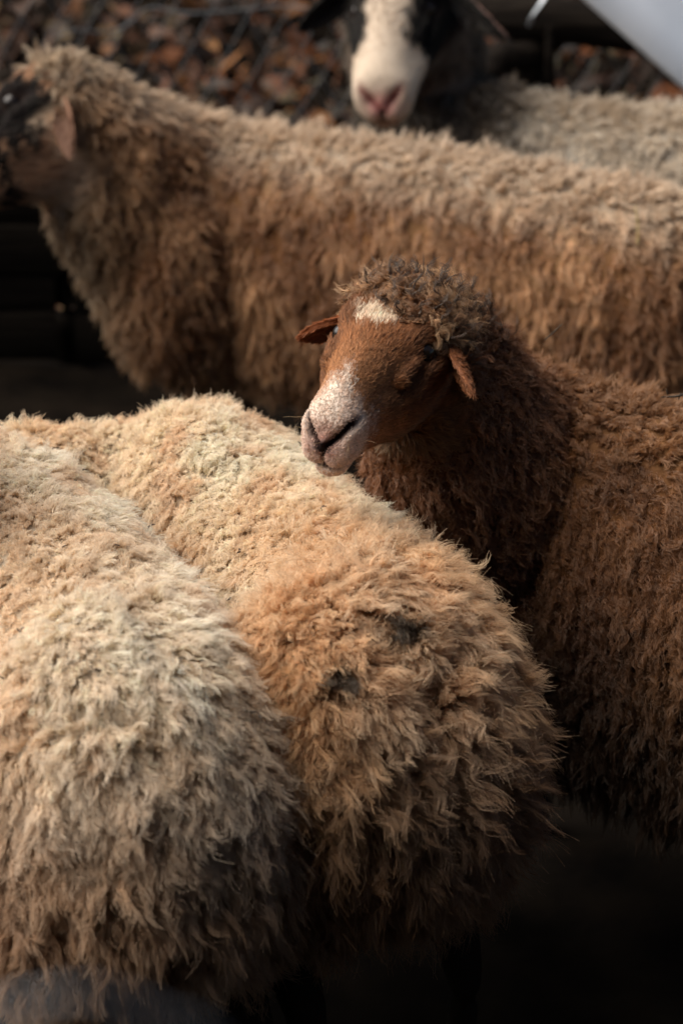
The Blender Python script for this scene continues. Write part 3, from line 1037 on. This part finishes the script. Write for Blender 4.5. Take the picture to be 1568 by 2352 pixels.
# ------------------------------------------------------------------ leaf litter, twigs and fence behind
def leaf_litter():
    r = np.random.default_rng(5)
    n = 46000
    P = np.column_stack([r.uniform(-4, 4, n), 5.0 + 6.0 * r.random(n) ** 1.2, np.zeros(n)])
    P[:, 2] = ground_z(P) + r.uniform(0, .10, n) * sstep(5, 6, P[:, 1])
    L = .012 + .05 * r.random(n) ** 2
    Wd = L * r.uniform(.15, .6, n)
    nr = unit(np.column_stack([r.normal(0, .6, n), r.normal(-.5, .6, n), np.full(n, .8)]))
    a, b = frame_of(nr, r)
    sag = nr * (L * r.uniform(-.4, .4, n))[:, None]
    V = np.stack([P - a * L[:, None] + sag, P - b * Wd[:, None] * .9 - a * (L * .2)[:, None], P + a * L[:, None] * 1.1 + sag, P + b * Wd[:, None] - a * (L * .2)[:, None], P - a * (L * .2)[:, None] * .2], 1)
    Fc = []
    for i in range(n):
        k = i * 5
        Fc += [(k, k + 1, k + 4), (k + 1, k + 2, k + 4), (k + 2, k + 3, k + 4), (k + 3, k, k + 4)]
    me = bpy.data.meshes.new('leaf_litter')
    me.from_pydata(V.reshape(-1, 3).tolist(), [], Fc)
    pal = np.array([lin(150, 84, 34), lin(120, 66, 30), lin(176, 112, 50), lin(84, 54, 34), lin(62, 46, 34), lin(110, 96, 66), lin(60, 58, 56), lin(46, 34, 26)])
    pick = r.choice(len(pal), n, p=[.22, .22, .12, .18, .14, .06, .0, .06])
    C = pal[pick] * r.uniform(.3, .85, n)[:, None] * .62
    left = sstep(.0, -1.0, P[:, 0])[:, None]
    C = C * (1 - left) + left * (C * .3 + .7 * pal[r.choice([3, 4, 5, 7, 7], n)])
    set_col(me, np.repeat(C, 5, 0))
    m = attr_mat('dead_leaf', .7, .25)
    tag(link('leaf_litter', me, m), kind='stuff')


leaf_litter()
M_BARK = plain_mat('dark_bark', (.005, .004, .0035), (.017, .013, .010), 14, .95, 1.0, .05, stretch=(.4, 4, 4))
M_TWIG = plain_mat('twig_bark', (.03, .022, .016), (.09, .07, .05), 40, .85, .5)
M_WIRE = plain_mat('galvanised_wire', (.34, .37, .40), (.48, .51, .54), 60, .45, .2, .5, .6)
M_WHITE = plain_mat('white_sheet', (.66, .70, .75), (.86, .88, .91), 5, .5, .25, .3)
M_STRAW = plain_mat('straw', (.36, .26, .10), (.52, .40, .18), 60, .6, .2)


def solo(name, geo, mat, label, cat, group=None, kind=None, sm=True):
    V = np.vstack(geo.v)
    base = np.array([V[:, 0].mean(), V[:, 1].mean(), V[:, 2].min()])
    me = geo.mesh(name, base)
    if sm:
        smooth(me)
    return tag(link(name, me, mat, loc=base), label, cat, group, kind)


# low dark plank fence between the pen and the bank
pf = bpy.data.objects.new('plank_fence', None)
COL.objects.link(pf)
pf.location = (-.6, 4.95, 0)
tag(pf, 'low fence of dark weathered planks behind the tan sheep', 'fence')
M_PLANK = plain_mat('dark_plank', (.004, .003, .0025), (.010, .008, .006), 12, .95, .5, .02, stretch=(.5, 6, 6))
rp = np.random.default_rng(8)
for i, zc in enumerate((.06, .165, .27, .375)):
    for s_ in (-1, 1):
        g = Geo()
        x0, x1 = (-2.2, -.62) if s_ < 0 else (-.58, 1.5)
        zz = zc + rp.uniform(-.006, .006)
        g.tube([(x0, 4.95 + .012 * (i % 2), zz), (x0 * .5 + x1 * .5, 4.95 + .012 * (i % 2), zz), (x1, 4.95 + .012 * (i % 2), zz + rp.uniform(-.01, .01))], [(.012, .056)] * 3, k=12, n=12, cap=False)
        me = g.mesh('plank', (-.6, 4.95, 0))
        link('plank', me, M_PLANK, pf)
for x0 in (-1.9, -.6, .8):
    g = Geo()
    g.tube([(x0, 5.0, -.05), (x0, 5.0, .2), (x0 + .01, 5.0, .42)], [.035, .034, .03], k=10)
    me = g.mesh('post', (-.6, 4.95, 0))
    smooth(me)
    link('post', me, M_PLANK, pf)

# dry stems standing in the litter: one tangle
g = Geo()
rs = np.random.default_rng(31)
for i in range(520):
    x, y = rs.uniform(-3, 3), rs.uniform(5.4, 8.6)
    z = float(ground_z(np.array([[x, y, 0]]))[0])
    d = unit(np.array([rs.normal(0, .8), rs.normal(0, .5), rs.uniform(.1, .9)]))
    Ls = rs.uniform(.12, .4)
    p = np.array([x, y, z])
    g.tube([p, p + d * Ls * .5 + rs.normal(0, .02, 3), p + d * Ls + rs.normal(0, .03, 3)], [.004, .003, .0015], k=5, n=7)
me = g.mesh('dry_stems')
tag(link('dry_stems', me, M_TWIG), kind='stuff')

# log fence
fr = bpy.data.objects.new('log_fence', None)
COL.objects.link(fr)
fb = at_y(1300, 60, 5.25) * [1, 1, 0]
fr.location = fb
tag(fr, 'dark log fence rail on a post, behind the black eared sheep', 'fence')


def fence_part(name, P, r, k=14):
    g = Geo()
    P = catmull(np.asarray(P, float), 26)
    rr = np.interp(np.linspace(0, 1, 26), np.linspace(0, 1, len(r)), r)
    nn = Noise(int(abs(P[0, 0]) * 1000) + 3, 5)
    rr = rr * (1 + .08 * nn(P))
    g.tube(P, rr, k=k, n=60, up=(0.1, 1, 0.2))
    me = g.mesh(name, fb)
    smooth(me)
    return link(name, me, M_BARK, fr)


fence_part('rail', [at_y(1000, 20, 5.30), at_y(1230, 42, 5.25), at_y(1450, 70, 5.22), at_y(1800, 120, 5.15), at_y(2100, 150, 5.1)], [.045, .05, .05, .055, .055])
pz = at_y(1210, 30, 5.36)
fence_part('post', [[pz[0] + .03, 5.38, -.05], [pz[0] + .01, 5.37, .4], [pz[0] - .01, 5.36, 1.05]], [.05, .045, .04])
fence_part('brace', [at_y(1262, 70, 5.2), at_y(1262, 130, 5.2), [at_y(1262, 170, 5.2)[0] + .01, 5.2, -.04]], [.011, .012, .013], 8)
fence_part('brace', [at_y(1290, 70, 5.3), at_y(1200, 130, 5.22), at_y(1110, 190, 5.15), [at_y(1000, 260, 5.1)[0], 5.1, .1]], [.03, .032, .03, .03], 10)

# wire mesh fence in front of the leaf bank
wf = bpy.data.objects.new('wire_mesh_fence', None)
COL.objects.link(wf)
wf.location = (0, 5.42, 0)
tag(wf, 'slack diamond wire mesh fence in front of the brown leaf bank', 'fence')
M_MESH = plain_mat('mesh_wire', (.05, .052, .055), (.11, .112, .115), 50, .6, .2, .3, .2)
for sgn in (-1, 1):
    g = Geo()
    zz = np.linspace(0, 1.15, 18)
    g.tube(np.column_stack([sgn * (zz * .62 + .006 * np.sin(zz * 110)), .006 * sgn * np.cos(zz * 110), zz]), [.0016] * 18, k=5, n=36, up=(0, 1, 0))
    me = g.mesh('mesh_wire')
    me.materials.append(M_MESH)
    for i in range(40):
        o_ = bpy.data.objects.new('mesh_wire', me)
        COL.objects.link(o_)
        o_.parent = wf
        o_.location = (-1.7 + i * .085 - sgn * .35, .01 * sgn, .02 + .01 * math.sin(i))

# grey wire looping through the litter
g = Geo()
g.tube([at_y(120, 90, 5.5), at_y(170, 70, 5.5), at_y(240, 74, 5.52), at_y(290, 58, 5.54), at_y(345, 18, 5.58), at_y(430, 30, 5.56), at_y(560, 22, 5.56), at_y(660, 14, 5.56), at_y(800, 40, 5.5)],
       [.0028] * 9, k=8, n=70)
solo('wire', g, plain_mat('old_wire', (.06, .065, .07), (.12, .125, .13), 60, .6, .2, .3, .2), 'slack grey wire looping across the brown leaves behind the sheep', 'wire')
# a hanging strip of pale plastic twine on the rail
g = Geo()
g.tube([at_y(1262, -30, 5.16), at_y(1243, 5, 5.15), at_y(1222, 38, 5.15), at_y(1214, 62, 5.16)], [(.008, .003), (.009, .003), (.008, .003), (.005, .002)], k=8, n=24)
solo('twine', g, M_WIRE, 'pale twine hanging from the dark log rail', 'twine')

# white sheet leaning on the fence
A, B = at_y(1290, -54, 4.98), at_y(1700, 310, 4.98)
e1 = unit(B - A)
nrm = unit(np.array([-.35, -.45, .82]))
e2 = unit(np.cross(nrm, e1))
if e2[2] < 0:
    e2 = -e2
nrm = unit(np.cross(e1, e2))
if nrm[1] > 0:
    nrm = -nrm
g = Geo()
A0 = A - e1 * .25
Q = []
na, nb_ = 16, 8
for side in (0, 1):
    for i in range(na + 1):
        for j in range(nb_ + 1):
            w = .006 * math.sin(i * 1.1) * (j / nb_)
            Q.append(A0 + e1 * (i / na * .95) + e2 * (j / nb_ * .62) + nrm * (w - side * .012))
Fc = []
st = nb_ + 1
half = (na + 1) * st
for i in range(na):
    for j in range(nb_):
        a = i * st + j
        Fc.append((a, a + st, a + st + 1, a + 1))
        Fc.append((half + a, half + a + 1, half + a + st + 1, half + a + st))
bd = [(i, 0) for i in range(na + 1)] + [(na, j) for j in range(1, nb_ + 1)] + [(i, nb_) for i in range(na - 1, -1, -1)] + [(0, j) for j in range(nb_ - 1, 0, -1)]
for q in range(len(bd)):
    a, b = bd[q][0] * st + bd[q][1], bd[(q + 1) % len(bd)][0] * st + bd[(q + 1) % len(bd)][1]
    Fc.append((a, half + a, half + b, b))
g.add(Q, Fc)
solo('white_sheet', g, M_WHITE, 'plain bluish white sheet leaning against the dark log fence', 'sheet')

# wire of the near fence, right under the lens
g = Geo()
g.tube([at_y(-160, 2350, .62), at_y(40, 2310, .62), at_y(200, 2288, .62), at_y(360, 2335, .62), at_y(500, 2400, .62), at_y(560, 2560, .62)], [.0019] * 6, k=8, n=50)
solo('fence_wire', g, M_WIRE, 'blurred grey wire of the near fence below the white sheep', 'wire')

# bits caught in the wool and lying about
g = Geo()
a = at_y(1516, 912, 2.93)
b = at_y(1600, 893, 2.93)
g.tube([a, a * .5 + b * .5 + [0, 0, -.004], b], [.0011, .0016, .0018], k=6, n=14)
g.tube([a * .8 + b * .2, a * .86 + b * .14 + [0, 0, .010]], [.0012, .0008], k=5, n=6)
g.tube([a * .45 + b * .55, a * .5 + b * .5 + [.0, 0, -.010]], [.0014, .0009], k=5, n=6)
solo('twig', g, M_TWIG, 'knotty dark twig caught in the back wool of the brown sheep', 'twig')
g = Geo()
g.tube([at_y(1246, 784, 3.02), at_y(1268, 765, 3.02), at_y(1292, 742, 3.02)], [.0008, .0010, .0007], k=5, n=10)
solo('twig', g, M_TWIG, 'thin straight twig poking up behind the neck of the brown sheep', 'twig')
g = Geo()
g.tube([at_y(1457, 470, 3.80), at_y(1464, 520, 3.79), at_y(1463, 568, 3.78)], [.0012, .0016, .0014], k=6, n=10)
solo('straw', g, M_STRAW, 'yellow straw stuck upright in the flank of the tan sheep', 'straw')
g = Geo()
g.tube([at_z(686, 2268, .03), at_z(715, 2260, .032), at_z(742, 2262, .03)], [.0028, .003, .002], k=6, n=10)
solo('straw', g, M_STRAW, 'short straw lying on the dark mud beside the white sheep', 'straw')

# ------------------------------------------------------------------ added timber shelter, out of view, put in to block sky light
sh = bpy.data.objects.new('sky_blocker_shelter', None)
COL.objects.link(sh)
sh.location = (1.6, .8, 0)
tag(sh, 'added out of view timber shelter that blocks sky light from behind the lens', 'shelter')
M_BLOCKER = plain_mat('blocker_board', (.020, .014, .010), (.055, .040, .028), 10, .9, .8, .1, stretch=(6, 6, .6))


def board(name, lo, hi):
    lo, hi = np.array(lo, float), np.array(hi, float)
    V = [(x, y, z) for x in (lo[0], hi[0]) for y in (lo[1], hi[1]) for z in (lo[2], hi[2])]
    g = Geo()
    g.add(V, [(0, 1, 3, 2), (4, 6, 7, 5), (0, 4, 5, 1), (2, 3, 7, 6), (0, 2, 6, 4), (1, 5, 7, 3)])
    return link(name, g.mesh(name, (1.6, .8, 0)), M_BLOCKER, sh)


for i in range(24):
    y0 = -3.0 + i * .19
    board('blocker_wall_plank', (1.60 + .004 * (i % 3), y0, -.05), (1.625 + .004 * (i % 3), y0 + .18, 2.42))
for i in range(24):
    x0 = -3.0 + i * .19
    board('blocker_back_plank', (x0, -3.05 + .004 * (i % 3), -.05), (x0 + .18, -3.025 + .004 * (i % 3), 2.42))
for i in range(30):
    x0 = -3.2 + i * .17
    board('blocker_roof_board', (x0, -3.2, 2.46 + .003 * (i % 2)), (x0 + .16, 1.05, 2.485 + .003 * (i % 2)))
for yy in (-2.9, -1.0, .9):
    board('blocker_roof_beam', (-3.2, yy, 2.36), (1.9, yy + .09, 2.455))
for x0, yy in ((1.50, .9), (1.50, -2.9), (-2.9, .9), (-2.9, -2.9)):
    board('post', (x0, yy, -.05), (x0 + .09, yy + .09, 2.355))  # posts of the added light-blocking shelter
